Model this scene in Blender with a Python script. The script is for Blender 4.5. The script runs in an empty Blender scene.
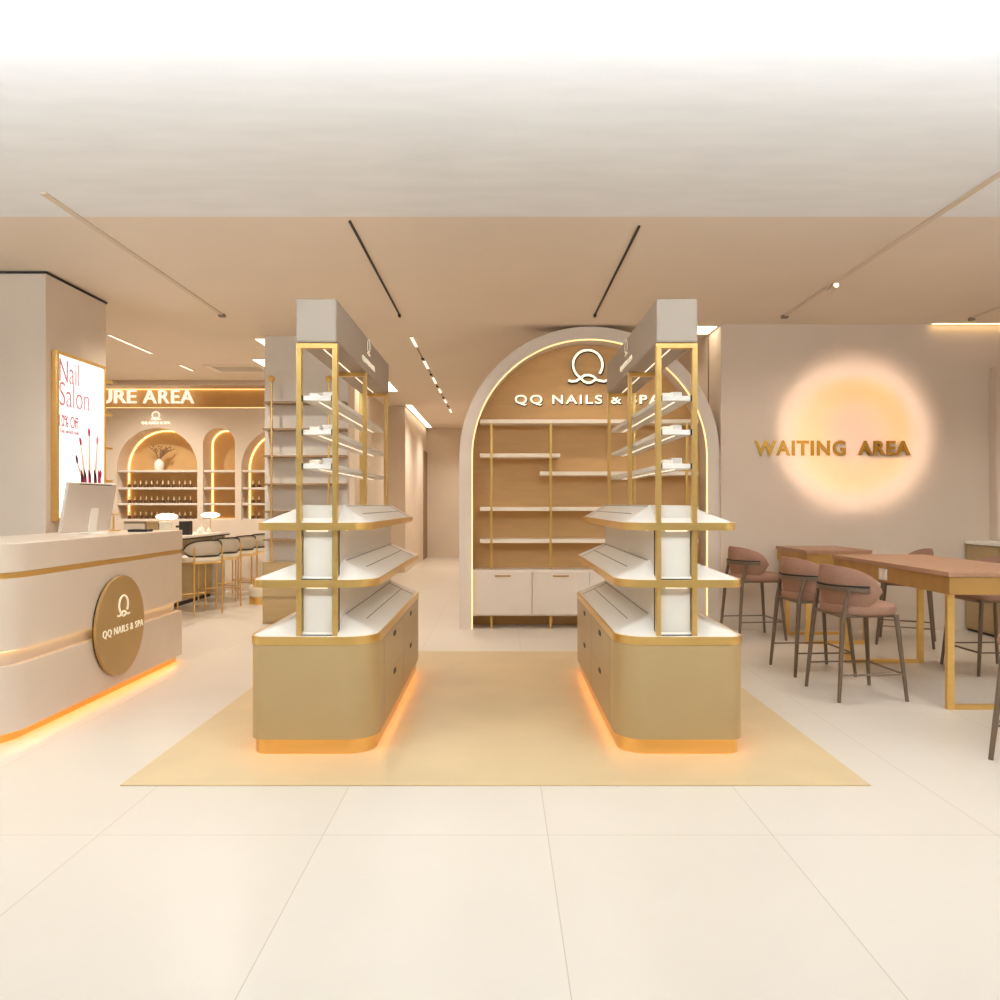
import bpy, bmesh, math, random
from mathutils import Matrix, Vector
R = math.radians
C = bpy.context.scene.collection
random.seed(3)
F, H0, PX, PY = 780.0, 1.4, 500.0, 504.0     # focal length in px, eye height, vanishing point

# ------------------------------------------------------------------ camera
cam = bpy.data.cameras.new('camera'); co = bpy.data.objects.new('camera', cam); C.objects.link(co)
co.location = (0, 0, H0); co.rotation_euler = (R(90), 0, 0)
cam.sensor_width = 36; cam.lens = 36*F/1000; cam.shift_y = 0.004; cam.clip_start = .05; cam.clip_end = 200
bpy.context.scene.camera = co

# ------------------------------------------------------------------ world, view, lights
sc = bpy.context.scene
sc.view_settings.view_transform = 'Standard'; sc.view_settings.look = 'None'
sc.view_settings.gamma = 1; sc.view_settings.use_curve_mapping = False
sc.view_settings.exposure = 0.11
w = bpy.data.worlds.new('world'); sc.world = w; w.use_nodes = True
w.node_tree.nodes['Background'].inputs[0].default_value = (1, .985, .96, 1)
w.node_tree.nodes['Background'].inputs[1].default_value = .16

def light(kind, name, loc, energy, col=(1, .9, .78), rot=(0, 0, 0), **kw):
    l = bpy.data.lights.new(name, kind); l.energy = energy; l.color = col
    for k, v in kw.items(): setattr(l, k, v)
    o = bpy.data.objects.new(name, l); o.location = loc; o.rotation_euler = rot; C.objects.link(o)
    return o
WARM = (1, .94, .85)
# downlights in the ceiling tracks; those off the tracks are added fill
for (x, y, e) in ((-1.06, 5.9, 42), (-1.06, 8.0, 52), (1.0, 5.9, 42), (1.0, 8.0, 48), (-2.93, 5.6, 70), (-2.93, 7.9, 150),
                  (3.0, 5.6, 70), (3.0, 7.6, 35), (4.8, 6.4, 70), (-3.2, 3.4, 14), (3.2, 3.4, 14),
                  (-5.6, 10.2, 200), (-4.2, 9.4, 25), (-3.1, 11.2, 110), (-5.4, 11.4, 190), (-1.06, 10.7, 60), (-1.06, 13.2, 100), (-1.06, 16.2, 170), (-1.06, 18.8, 150), (1.9, 9.75, 15)):
    light('SPOT', 'track_and_fill_lamp', (x, y, 3.33), e*1.0, WARM, spot_size=R(150), spot_blend=1.0, shadow_soft_size=.06)
# added uplight, out of view: it brightens the front ceiling towards white
light('AREA', 'added_uplight', (0, 1.9, 2.93), 610, (.82, .92, 1), (R(180-14), 0, 0), shape='RECTANGLE', size=13, size_y=.25)

# ------------------------------------------------------------------ materials
def lin(c):
    return tuple(((v/255)/12.92 if v/255 <= .04045 else ((v/255+.055)/1.055)**2.4) for v in c) + (1,)
def mat(name, rgb, rough=.5, metal=0, emit=None, es=0, noise=0, nscale=4, bump=0, spec=.5, coat=0, stretch=(1, 1, 1)):
    m = bpy.data.materials.new(name); m.use_nodes = True; nt = m.node_tree; b = nt.nodes['Principled BSDF']
    b.inputs['Base Color'].default_value = lin(rgb); b.inputs['Roughness'].default_value = rough
    b.inputs['Metallic'].default_value = metal; b.inputs['Specular IOR Level'].default_value = spec
    b.inputs['Coat Weight'].default_value = coat
    if emit: b.inputs['Emission Color'].default_value = lin(emit); b.inputs['Emission Strength'].default_value = es
    tc = nt.nodes.new('ShaderNodeTexCoord'); mp = nt.nodes.new('ShaderNodeMapping'); mp.inputs['Scale'].default_value = stretch
    nt.links.new(tc.outputs['Object'], mp.inputs[0])
    n = nt.nodes.new('ShaderNodeTexNoise'); n.inputs['Scale'].default_value = nscale; n.inputs['Detail'].default_value = 5
    nt.links.new(mp.outputs[0], n.inputs[0])
    if noise:
        r = nt.nodes.new('ShaderNodeValToRGB'); c = lin(rgb)
        r.color_ramp.elements[0].position = .3; r.color_ramp.elements[1].position = .7
        r.color_ramp.elements[0].color = tuple(v*(1-noise) for v in c[:3])+(1,)
        r.color_ramp.elements[1].color = tuple(min(1, v*(1+noise)) for v in c[:3])+(1,)
        nt.links.new(n.outputs[0], r.inputs[0]); nt.links.new(r.outputs[0], b.inputs['Base Color'])
    if bump:
        bp = nt.nodes.new('ShaderNodeBump'); bp.inputs['Strength'].default_value = bump; bp.inputs['Distance'].default_value = .01
        nt.links.new(n.outputs[0], bp.inputs['Height']); nt.links.new(bp.outputs[0], b.inputs['Normal'])
    return m
def lamp_mat(name, rgb, s):
    return mat(name, (230, 220, 200), .5, emit=rgb, es=s)

M = {}
M['wall'] = mat('wall_plaster', (220, 202, 182), .75, noise=.03, nscale=1.5, bump=.03)
M['ceiling'] = mat('ceiling_plaster', (232, 217, 199), .85, noise=.02, nscale=1)
M['front_ceiling'] = mat('white_ceiling_plaster', (236, 236, 236), .9, noise=.03, nscale=2, stretch=(1, 4, 1))
M['arch_white'] = mat('arch_lacquer', (222, 208, 192), .45, noise=.02)
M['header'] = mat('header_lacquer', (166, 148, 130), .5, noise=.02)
M['led_niche'] = lamp_mat('led_niche', (255, 206, 130), 3.4)
M['cream'] = mat('cream_lacquer', (222, 203, 182), .3, noise=.015, coat=.2)
M['white'] = mat('white_lacquer', (218, 208, 194), .4, noise=.015)
M['shelf_white'] = mat('shelf_white', (240, 226, 206), .4, noise=.02)
M['tan'] = mat('tan_satin_lacquer', (184, 155, 108), .38, noise=.02, metal=.15)
M['gold'] = mat('brushed_gold', (232, 190, 112), .28, .72, noise=.03, nscale=3, stretch=(1, 1, 12))
M['gold_satin'] = mat('satin_gold', (216, 176, 98), .36, .75, noise=.04)
M['disc'] = mat('bronze_disc', (190, 156, 98), .38, .35, noise=.03)
M['oak'] = mat('oak_veneer', (212, 168, 108), .5, noise=.06, nscale=2.5, stretch=(1, 1, 6))
M['niche'] = mat('niche_veneer', (224, 182, 122), .55, noise=.05, nscale=3)
M['table'] = mat('table_wood', (170, 128, 98), .42, noise=.08, nscale=3, stretch=(8, 1, 1))
M['apron'] = mat('apron_brass_veneer', (184, 140, 78), .38, .4, noise=.12, nscale=2, stretch=(1, 4, 1))
M['olive'] = mat('olive_cabinet', (178, 152, 108), .5, noise=.05, nscale=3, stretch=(1, 1, 6))
M['pink'] = mat('dusty_pink_fabric', (156, 116, 94), .8, noise=.05, nscale=30, bump=.15)
M['leg'] = mat('taupe_metal', (118, 98, 80), .42, .25, noise=.03)
M['seat_cream'] = mat('cream_leather', (232, 220, 196), .5, noise=.02)
M['seat_grey'] = mat('grey_shell', (196, 184, 164), .5, noise=.02)
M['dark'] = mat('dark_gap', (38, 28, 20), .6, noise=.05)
M['black'] = mat('black_plastic', (24, 20, 18), .5, noise=.05)
M['grey'] = mat('groove_grey', (140, 124, 104), .6, noise=.03)
M['brown_glass'] = mat('bronze_glass', (150, 122, 88), .25, noise=.03)
M['bottle'] = mat('bottle_brown', (92, 66, 44), .25, noise=.05)
M['bottle_cap'] = mat('bottle_cap', (236, 214, 178), .35, noise=.02)
M['alu'] = mat('brushed_aluminium', (226, 216, 204), .35, .3, noise=.02)
M['twig'] = mat('dry_twig', (150, 118, 86), .8, noise=.1)
M['vase'] = mat('ceramic', (244, 238, 226), .4, noise=.02)
M['magenta'] = mat('magenta_print', (176, 40, 92), .6, noise=.03)
M['rose'] = mat('rose_print', (206, 132, 150), .6, noise=.05)
M['wine'] = mat('wine_print', (92, 22, 48), .6, noise=.05)
M['blush'] = mat('blush_print', (240, 196, 180), .6, noise=.05)
M['letter_gold'] = mat('letter_gold', (196, 150, 66), .22, 1, noise=.04, nscale=8)
M['letter_white'] = lamp_mat('lit_letter', (255, 246, 226), .8)
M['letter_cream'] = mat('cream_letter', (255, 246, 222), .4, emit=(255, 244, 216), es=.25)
M['led_orange'] = lamp_mat('led_orange', (255, 170, 80), 10)
M['led_warm'] = lamp_mat('led_warm', (255, 215, 150), 4)
M['led_arch'] = lamp_mat('led_arch', (255, 206, 130), 1.25)
M['led_shelf'] = lamp_mat('led_shelf', (255, 238, 208), 1.3)
M['led_white'] = lamp_mat('led_white', (255, 242, 220), 1.3)
M['panel'] = lamp_mat('light_panel', (255, 242, 216), 4)
M['lampshade'] = lamp_mat('opal_shade', (255, 240, 212), 1.5)
M['poster'] = lamp_mat('poster_lightbox', (250, 250, 255), .84)
M['track_pale'] = mat('pale_track', (214, 196, 174), .5, noise=.02)

# floor: large cream tiles with faint joints
def floor_mat():
    m = mat('cream_floor_tile', (238, 224, 204), .3, spec=.45); nt = m.node_tree; b = nt.nodes['Principled BSDF']
    tc = nt.nodes.new('ShaderNodeTexCoord'); mp = nt.nodes.new('ShaderNodeMapping')
    mp.inputs['Location'].default_value = (-1.152, -3.3, 0)
    nt.links.new(tc.outputs['Object'], mp.inputs[0])
    br = nt.nodes.new('ShaderNodeTexBrick'); br.offset = 0; br.inputs['Scale'].default_value = 1
    br.inputs['Brick Width'].default_value = .95; br.inputs['Row Height'].default_value = 1.9
    br.inputs['Mortar Size'].default_value = .0022; br.inputs['Mortar Smooth'].default_value = .3
    br.inputs['Color1'].default_value = lin((220, 208, 192)); br.inputs['Color2'].default_value = lin((217, 204, 187))
    br.inputs['Mortar'].default_value = lin((190, 174, 152))
    nt.links.new(mp.outputs[0], br.inputs[0])
    n = nt.nodes.new('ShaderNodeTexNoise'); n.inputs['Scale'].default_value = .8; n.inputs['Detail'].default_value = 6
    nt.links.new(tc.outputs['Object'], n.inputs[0])
    mx = nt.nodes.new('ShaderNodeMixRGB'); mx.blend_type = 'MULTIPLY'; mx.inputs[0].default_value = .12
    nt.links.new(br.outputs[0], mx.inputs[1]); nt.links.new(n.outputs[0], mx.inputs[2]); nt.links.new(mx.outputs[0], b.inputs['Base Color'])
    return m
M['floor'] = floor_mat()
M['mat'] = mat('beige_stone_inlay', (206, 180, 138), .38, noise=.07, nscale=1.6, spec=.4)

# ------------------------------------------------------------------ helpers
def BM(): return bmesh.new()
def box(bm, x0, x1, y0, y1, z0, z1):
    vs = [bm.verts.new(p) for p in ((x0,y0,z0),(x1,y0,z0),(x1,y1,z0),(x0,y1,z0),(x0,y0,z1),(x1,y0,z1),(x1,y1,z1),(x0,y1,z1))]
    for f in ((3,2,1,0),(4,5,6,7),(0,1,5,4),(1,2,6,5),(2,3,7,6),(3,0,4,7)): bm.faces.new([vs[i] for i in f])
    return bm
def prism(bm, pts, z0, z1, axis='z', inner=None):
    """extrude the 2D outline pts; axis z: (x,y) up, axis y: (x,z) into depth. inner: ring with that inner outline"""
    def P(p, h): return (p[0], p[1], h) if axis == 'z' else (p[0], h, p[1])
    n = len(pts); a = [bm.verts.new(P(p, z0)) for p in pts]; b = [bm.verts.new(P(p, z1)) for p in pts]
    for i in range(n): bm.faces.new((a[i], a[(i+1) % n], b[(i+1) % n], b[i]))
    if inner is None: bm.faces.new(a[::-1]); bm.faces.new(b)
    else:
        c = [bm.verts.new(P(p, z0)) for p in inner]; d = [bm.verts.new(P(p, z1)) for p in inner]
        for i in range(n):
            j = (i+1) % n
            bm.faces.new((c[j], c[i], d[i], d[j])); bm.faces.new((a[j], a[i], c[i], c[j])); bm.faces.new((b[i], b[j], d[j], d[i]))
    return bm
def tube(bm, pts, r, n=10, flat=None, closed=False):
    """sweep a round section along pts; r is a number or one per point"""
    pts = [Vector(p) for p in pts]; k = len(pts); rr = r if isinstance(r, (list, tuple)) else [r]*k
    rings = []; up = Vector((0, 0, 1)); prev = None
    for i, p in enumerate(pts):
        if closed: t = pts[(i+1) % k]-pts[i-1]
        else: t = pts[min(i+1, k-1)]-pts[max(i-1, 0)]
        t.normalize()
        if prev is None:
            u = t.cross(up) if abs(t.dot(up)) < .95 else t.cross(Vector((1, 0, 0)))
        else: u = prev-t*prev.dot(t)
        u.normalize(); v = t.cross(u); prev = u
        rings.append([bm.verts.new(p+(u*math.cos(2*math.pi*j/n)+v*math.sin(2*math.pi*j/n))*rr[i]) for j in range(n)])
    m = k if closed else k-1
    for i in range(m):
        a, b = rings[i], rings[(i+1) % k]
        for j in range(n): bm.faces.new((a[j], a[(j+1) % n], b[(j+1) % n], b[j]))
    if not closed: bm.faces.new(rings[0][::-1]); bm.faces.new(rings[-1])
    return bm
def lathe(bm, prof, n=24, c=(0, 0, 0)):
    rings = []
    for (r, z) in prof:
        if r < 1e-6: rings.append([bm.verts.new((c[0], c[1], c[2]+z))])
        else: rings.append([bm.verts.new((c[0]+r*math.cos(2*math.pi*j/n), c[1]+r*math.sin(2*math.pi*j/n), c[2]+z)) for j in range(n)])
    for a, b in zip(rings, rings[1:]):
        for j in range(n):
            k = (j+1) % n
            if len(a) == 1 and len(b) == 1: continue
            if len(a) == 1: bm.faces.new((a[0], b[k], b[j]))
            elif len(b) == 1: bm.faces.new((a[j], a[k], b[0]))
            else: bm.faces.new((a[j], a[k], b[k], b[j]))
    return bm
def rrect(x0, x1, y0, y1, rs, n=8):
    """rounded rectangle, rs = radii at (x0,y0),(x1,y0),(x1,y1),(x0,y1)"""
    out = []
    for (cx, cy, a0, r, sx, sy) in ((x0, y0, 180, rs[0], 1, 1), (x1, y0, 270, rs[1], -1, 1), (x1, y1, 0, rs[2], -1, -1), (x0, y1, 90, rs[3], 1, -1)):
        r = max(r, .002)
        for i in range(n+1):
            a = R(a0+90*i/n); out.append((cx+sx*r+r*math.cos(a), cy+sy*r+r*math.sin(a)))
    return out
def obj(name, bm, m, parent=None, bevel=0, smooth=False, loc=(0, 0, 0), rot=0, fixn=True):
    if isinstance(bm, bpy.types.Mesh): me = bm; me.name = name
    else:
        if fixn: bmesh.ops.recalc_face_normals(bm, faces=bm.faces)
        me = bpy.data.meshes.new(name); bm.to_mesh(me); bm.free()
    me.materials.clear(); me.materials.append(M[m] if isinstance(m, str) else m)
    if smooth:
        for p in me.polygons: p.use_smooth = True
    o = bpy.data.objects.new(name, me); C.objects.link(o); o.location = loc; o.rotation_euler[2] = rot
    if parent: o.parent = parent
    if bevel:
        b = o.modifiers.new('bevel', 'BEVEL'); b.width = bevel; b.segments = 2; b.limit_method = 'ANGLE'
    if smooth == 'auto' or (smooth and True):
        e = me.attributes.get('sharp_edge')
        try: me.set_sharp_from_angle(angle=R(40))
        except Exception: pass
    return o
def tag(o, label=None, cat=None, group=None, kind=None):
    if label: o['label'] = label
    if cat: o['category'] = cat
    if group: o['group'] = group
    if kind: o['kind'] = kind
    return o
def thing(name, label, cat, loc=(0, 0, 0), rz=0, group=None):
    o = bpy.data.objects.new(name, None); C.objects.link(o); o.location = loc; o.rotation_euler[2] = rz; o.empty_display_size = .1
    return tag(o, label, cat, group)
def struct(name, bm, m, **k): return tag(obj(name, bm, m, **k), kind='structure')
def copy_tree(o, parent=None):
    c = o.copy(); C.objects.link(c); c.parent = parent
    for ch in list(o.children): copy_tree(ch, c)
    return c
def wx(px, D): return (px-PX)*D/F
def wz(py, D): return H0-(py-PY)*D/F
def text_mesh(s, width, height, depth, offset=0.0, spacing=1.0, origin='center'):
    """lettering in the local xy plane, scaled to width x height"""
    cu = bpy.data.curves.new('txt', 'FONT'); cu.body = s; cu.size = 1; cu.offset = offset; cu.extrude = .05; cu.space_character = spacing
    cu.resolution_u = 6
    o = bpy.data.objects.new('txt', cu); C.objects.link(o)
    dg = bpy.context.evaluated_depsgraph_get(); dg.update()
    me = bpy.data.meshes.new_from_object(o.evaluated_get(dg)); bpy.data.objects.remove(o)
    xs = [v.co.x for v in me.vertices]; ys = [v.co.y for v in me.vertices]; zs = [v.co.z for v in me.vertices]
    for v in me.vertices:
        v.co = ((v.co.x-(min(xs)+max(xs))/2)/(max(xs)-min(xs))*width, (v.co.y-(min(ys)+max(ys))/2)/(max(ys)-min(ys))*height, (v.co.z-min(zs))/(max(zs)-min(zs))*depth)
    return me
FACE = {'front': Matrix(((1,0,0),(0,0,-1),(0,1,0))), '+x': Matrix(((0,0,1),(1,0,0),(0,1,0))), '-x': Matrix(((0,0,-1),(-1,0,0),(0,1,0)))}
def orient(me, face, at):
    """text plane to a wall: face 'front' looks to -y, '+x' to +x, '-x' to -x"""
    m = FACE[face]
    if isinstance(me, bpy.types.Mesh):
        for v in me.vertices: v.co = m @ v.co + Vector(at)
    else:
        for v in me.verts: v.co = m @ v.co + Vector(at)
    return me
def icon_bm(s, r=.018, n=6):
    """open ring standing on a looped ribbon, about s wide, in the xy plane"""
    bm = BM()
    ring = [(.38*math.cos(R(a)), .30+.38*math.sin(R(a)), 0) for a in range(-38, 236, 8)]
    ring += [(-.10, -.13, 0), (0, -.17, 0), (.10, -.15, 0), (.2, -.08, 0), (.3, -.11, 0), (.42, -.13, 0), (.5, -.10, 0)]
    tube(bm, [(x*s, y*s, r*s*2) for x, y, z in ring], r*s*2, n)
    tube(bm, [(x*s, y*s, r*s*2) for x, y in ((-.5, -.10), (-.42, -.13), (-.3, -.12), (-.2, -.05), (-.08, .03), (.04, .035), (.14, 0), (.22, -.07))], r*s*2, n)
    return bm
def plate(outer, holes, d0, d1):
    """wall slab in the xz plane with openings"""
    cu = bpy.data.curves.new('pl', 'CURVE'); cu.dimensions = '2D'; cu.fill_mode = 'BOTH'; cu.extrude = (d1-d0)/2
    for pts in [outer]+holes:
        s = cu.splines.new('POLY'); s.points.add(len(pts)-1); s.use_cyclic_u = True
        for i, p in enumerate(pts): s.points[i].co = (p[0], p[1], 0, 1)
    o = bpy.data.objects.new('pl', cu); C.objects.link(o)
    dg = bpy.context.evaluated_depsgraph_get(); dg.update()
    me = bpy.data.meshes.new_from_object(o.evaluated_get(dg)); bpy.data.objects.remove(o)
    for v in me.vertices: v.co = (v.co.x, (d0+d1)/2-v.co.z, v.co.y)
    return me
def arch(cx, r, zc, zb, n=32):
    return [(cx+r, zb)]+[(cx+r*math.cos(math.pi*i/n), zc+r*math.sin(math.pi*i/n)) for i in range(n+1)]+[(cx-r, zb)]
def arch_strip(cx, r, zc, zb, y, rr=.008):
    return tube(BM(), [(x, y, z) for x, z in arch(cx, r, zc, zb)], rr, 6)

CEIL = 3.4
# ================================================================== structure
struct('floor', box(BM(), -8.1, 5.9, -2, 21, -.1, 0), 'floor')
struct('ceiling', box(BM(), -8.1, 5.9, 5.43, 21, CEIL, CEIL+.1), 'ceiling')
struct('ceiling', box(BM(), -8.1, 5.9, -1, 5.43, CEIL, CEIL+.1), 'front_ceiling')
struct('wall_left', box(BM(), -8.1, -8, -1, 13.1, 0, CEIL), 'wall')
struct('wall_right', box(BM(), 5.8, 5.9, -1, 8.67, 0, CEIL), 'wall')
struct('wall_right_back', box(BM(), 2.46, 5.9, 8.67, 14.1, 0, CEIL), 'wall')
struct('wall_behind_arch', box(BM(), 0, 2.46, 14, 14.1, 0, CEIL), 'wall')
struct('wall_hall_right', box(BM(), 0, .1, 14.1, 20.6, 0, CEIL), 'wall')
struct('wall_hall_end', box(BM(), -2.03, .1, 20.6, 20.7, 0, CEIL), 'wall')
struct('wall_hall_left', box(BM(), -2.03, -1.93, 15.9, 20.6, 0, CEIL), 'wall')
struct('wall_hall_front', box(BM(), -2.35, -2.03, 15.9, 16.0, 0, CEIL), 'wall')
struct('wall_left_return', box(BM(), -2.45, -2.35, 13.1, 15.9, 0, CEIL), 'wall')
struct('wall_pier', box(BM(), -8, -3.9, 6.7, 7.72, 0, CEIL), 'wall')
t = box(BM(), -8, -3.89, 6.685, 6.7, CEIL-.022, CEIL-.006); box(t, -3.9, -3.885, 6.685, 7.72, CEIL-.022, CEIL-.006)
struct('trim_1', t, 'dark')
t = box(BM(), 2.455, 5.8, 8.655, 8.67, 0, .06); struct('baseboard_right', t, 'wall')
struct('trim_2', box(BM(), 2.452, 2.462, 9.18, 9.205, 0, 3.36), 'grey')
# hall doorway edge
struct('door_1', box(BM(), -1.935, -1.915, 19.6, 20.55, 0, 2.75), mat('hall_door_wood', (150, 118, 88), .6, noise=.04, nscale=3))
# added trough, out of view, made up to hold the added uplight
t = BM(); prism(t, [(1.7, 2.82), (2.1, 2.82), (2.1, 2.93), (2.085, 2.93), (2.085, 2.835), (1.715, 2.835), (1.715, 2.93), (1.7, 2.93)], -6.6, 5.8)
for v in t.verts: v.co = (v.co.z, v.co.x, v.co.y)
struct('added_trough', t, 'front_ceiling')
# back left wall with openings
N1 = arch(-5.54, .65, 1.98, 1.14); N2 = arch(-4.54, .26, 2.37, 1.14); N3 = arch(-3.53, .65, 1.98, 1.14)
band = [(-7.9, 2.95), (-2.6, 2.95), (-2.6, 3.32), (-7.9, 3.32)]
struct('wall_back_left', plate([(-8, 0), (-2.35, 0), (-2.35, CEIL), (-8, CEIL)], [N1, N2, N3, band], 12.6, 13.0), 'wall')
struct('wall_back_left_lining', box(BM(), -8, -2.35, 13.0, 13.1, 0, CEIL), 'niche')
for i, (bm) in enumerate((arch_strip(-5.54, .635, 1.98, 1.15, 12.988, .009), arch_strip(-4.54, .245, 2.37, 1.15, 12.988, .009), arch_strip(-3.53, .635, 1.98, 1.15, 12.988, .009))):
    o = obj('niche_light', bm, 'led_niche')
    tag(o, ('warm light line around the wide arched niche holding the vase', 'warm light line around the narrow arched niche', 'warm light line around the arched niche beside the shelving column')[i], 'light strip')
b = box(BM(), -4.77, -4.31, 12.97, 12.99, 1.15, 1.165); tag(obj('niche_light', b, 'led_arch'), 'short warm light line along the foot of the narrow niche', 'light strip')
for z, l in ((3.312, 'upper'), (2.951, 'lower')):
    dz = 0 if l == 'upper' else -.355
    o = obj('sign_light', box(BM(), -7.88, -2.62, 12.96+dz, 12.99+dz, z-.012 if l == 'upper' else z, z if l == 'upper' else z+.012), 'led_arch')
    tag(o, 'long warm light line along the %s edge of the recessed area sign band' % l, 'light strip')
struct('trim_4', box(BM(), -8, -2.35, 12.585, 12.6, 3.345, 3.36), 'arch_white')

# stone inlay on the floor
t = BM(); box(t, -1.885, 1.84, 3.87, 7.38, 0, .006)
tag(obj('floor_mat', t, 'mat'), 'large beige stone mat under the two display islands', 'mat')

# ================================================================== niche shelves and what stands on them
def niche_shelf(x0, x1, z, lab):
    o = obj('niche_shelf', box(BM(), x0, x1, 12.62, 12.972, z-.035, z), 'white', bevel=.004); tag(o, lab, 'shelf')
LV = (1.95, 1.67, 1.415, 1.16); NM = ('top', 'second', 'third', 'lowest')
for nx, (a, b_, nm) in enumerate(((-6.185, -4.895, 'wide niche with the vase'), (-4.795, -4.285, 'narrow niche'), (-4.175, -2.885, 'niche beside the shelving column'))):
    for z, q in zip(LV, NM): niche_shelf(a, b_, z, 'white shelf, %s one in the %s' % (q, nm))
def make_bottle():
    r = thing('polish_bottle', '', 'bottle')
    obj('bottle_body', lathe(BM(), [(0, 0), (.030, 0), (.032, .02), (.026, .045), (.012, .055), (0, .055)], 12), 'bottle', r, smooth=True)
    obj('bottle_cap', lathe(BM(), [(0, .055), (.012, .055), (.009, .11), (0, .112)], 10), 'bottle_cap', r, smooth=True)
    return r
proto = make_bottle(); first = True
def put_bottle(x, y, z, lab, grp):
    global first
    o = proto if first else copy_tree(proto); first = False
    o.location = (x, y, z); o['label'] = lab; o['group'] = grp
for z, q in zip(LV[1:], ('upper', 'middle', 'lower')):
    for i in range(12):
        put_bottle(wx(129.5+5.55*i, 12.74), 12.74, z, 'small brown nail polish bottle with pale cap in the %s row of the vase niche' % q, 'polish bottles in the %s row of the vase niche' % q)
    for i in range(2):
        put_bottle(wx(253+6*i, 12.74), 12.74, z, 'small brown nail polish bottle on the %s row of the niche beside the shelving column' % q, 'polish bottles, %s row beside the shelving column' % q)
v = thing('vase', 'white ceramic vase with dry twigs on the top niche shelf', 'vase', (wx(159, 12.8), 12.8, 1.95))
obj('vase_body', lathe(BM(), [(0, 0), (.06, 0), (.075, .03), (.075, .12), (.05, .16), (.03, .175), (.03, .19), (.022, .19), (.02, .12), (0, .1)], 24), 'vase', v, smooth=True)
bm = BM()
for k in range(9):
    a = random.uniform(-1, 1); p = Vector((0, 0, .15)); pts = [p.copy()]
    d = Vector((a*.5+.15, random.uniform(-.2, .2), 1)).normalized()
    for s in range(5):
        d = (d+Vector((random.uniform(-.1, .35)*(1 if a > -.3 else -1), random.uniform(-.15, .15), -.02))).normalized(); p = p+d*.05; pts.append(p.copy())
        if s > 1:
            for q in range(2):
                e = p+Vector((random.uniform(-.06, .07), random.uniform(-.03, .03), random.uniform(.0, .06))); tube(bm, [p, e], .006, 4)
    tube(bm, pts, [.008, .007, .006, .0055, .005, .004], 5)
obj('twigs', bm, 'twig', v)

# area sign in the recessed band
s = thing('area_sign', 'white lit letters reading URE AREA in the recessed band of the far wall', 'sign', (wx(150, 12.9), 12.9, 3.175))
obj('lettering', orient(text_mesh('URE', .62, .225, .04, .008), 'front', (wx(118, 12.9)-s.location.x+.0, 0, 0)), 'letter_white', s)
obj('lettering', orient(text_mesh('AREA', .84, .225, .04, .008, 1.1), 'front', (wx(169, 12.9)-s.location.x, 0, 0)), 'letter_white', s)
s = thing('wall_logo', 'small white ring logo and shop name above the vase niche', 'logo', (wx(156, 12.59), 12.59, wz(420, 12.59)))
obj('logo_icon', orient(icon_bm(.15, .03), 'front', (0, .0, .03)), 'letter_white', s)
obj('lettering', orient(text_mesh('QQ NAILS & SPA', .46, .05, .012, .02, 1.2), 'front', (0, 0, -.05)), 'letter_white', s)

# ================================================================== manicure counter, stools, lamps
t = thing('manicure_counter', 'long white-topped manicure counter behind the reception desk', 'counter', (-4.5, 10.5, 0))
obj('counter_top', box(BM(), -.35, .35, -1.5, 1.5, .945, .975), 'white', t, bevel=.004)
obj('edge_band', box(BM(), -.34, .345, -1.49, 1.49, .925, .945), 'dark', t)
obj('base_cabinet', box(BM(), -.3, .12, -1.4, 1.38, .06, .925), 'olive', t, bevel=.004)
obj('plinth', box(BM(), -.28, .1, -1.38, 1.36, 0, .06), 'dark', t)
obj('end_panel', box(BM(), -.3, .30, 1.38, 1.42, 0, .925), 'white', t)
for D, lab in ((10.3, 'glowing round mushroom lamp, the nearer one on the manicure counter'), (12.0-.15, 'glowing round mushroom lamp at the far end of the manicure counter')):
    t = thing('table_lamp', lab, 'lamp', (-4.4, D, .975))
    obj('lamp_base', lathe(BM(), [(0, 0), (.06, 0), (.06, .012), (.01, .018), (0, .018)], 24), 'gold', t, smooth=True)
    obj('lamp_stem', tube(BM(), [(0, 0, .015), (0, 0, .24)], .007, 10), 'gold', t)
    obj('lamp_shade', lathe(BM(), [(0, .215), (.08, .22), (.13, .24), (.14, .258), (.125, .28), (.07, .298), (0, .302)], 32), 'lampshade', t, smooth=True)
def sbox(name, x0, x1, y0, y1, z0, z1, m, lab, cat, part=None):
    cx, cy = (x0+x1)/2, (y0+y1)/2
    t = thing(name, lab, cat, (cx, cy, z0))
    obj('box_body', box(BM(), x0-cx, x1-cx, y0-cy, y1-cy, 0, (z1-z0)*.86), m, t, bevel=.004)
    obj('lid', box(BM(), x0-cx-.004, x1-cx+.004, y0-cy-.004, y1-cy+.004, (z1-z0)*.86, z1-z0), part or m, t, bevel=.004)
sbox('storage_box', -4.70, -4.44, 9.75, 10.0, .975, 1.185, 'white', 'wide white box with grey lid on the manicure counter', 'box', 'grey')
sbox('storage_box', -4.42, -4.27, 9.75, 9.95, .975, 1.185, 'olive', 'tan box between two white boxes on the manicure counter', 'box')
sbox('storage_box', -4.26, -4.165, 9.75, 9.9, .975, 1.18, 'vase', 'narrow white box on the manicure counter edge', 'box')
t = thing('nail_dryer', 'small black nail dryer on the manicure counter', 'nail dryer', (-4.33, 10.75, .975))
obj('dryer_body', box(BM(), -.07, .07, -.07, .07, 0, .19), 'black', t, bevel=.012)
obj('dryer_arm', box(BM(), -.13, -.06, -.03, .03, .1, .13), 'black', t, bevel=.006)
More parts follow.
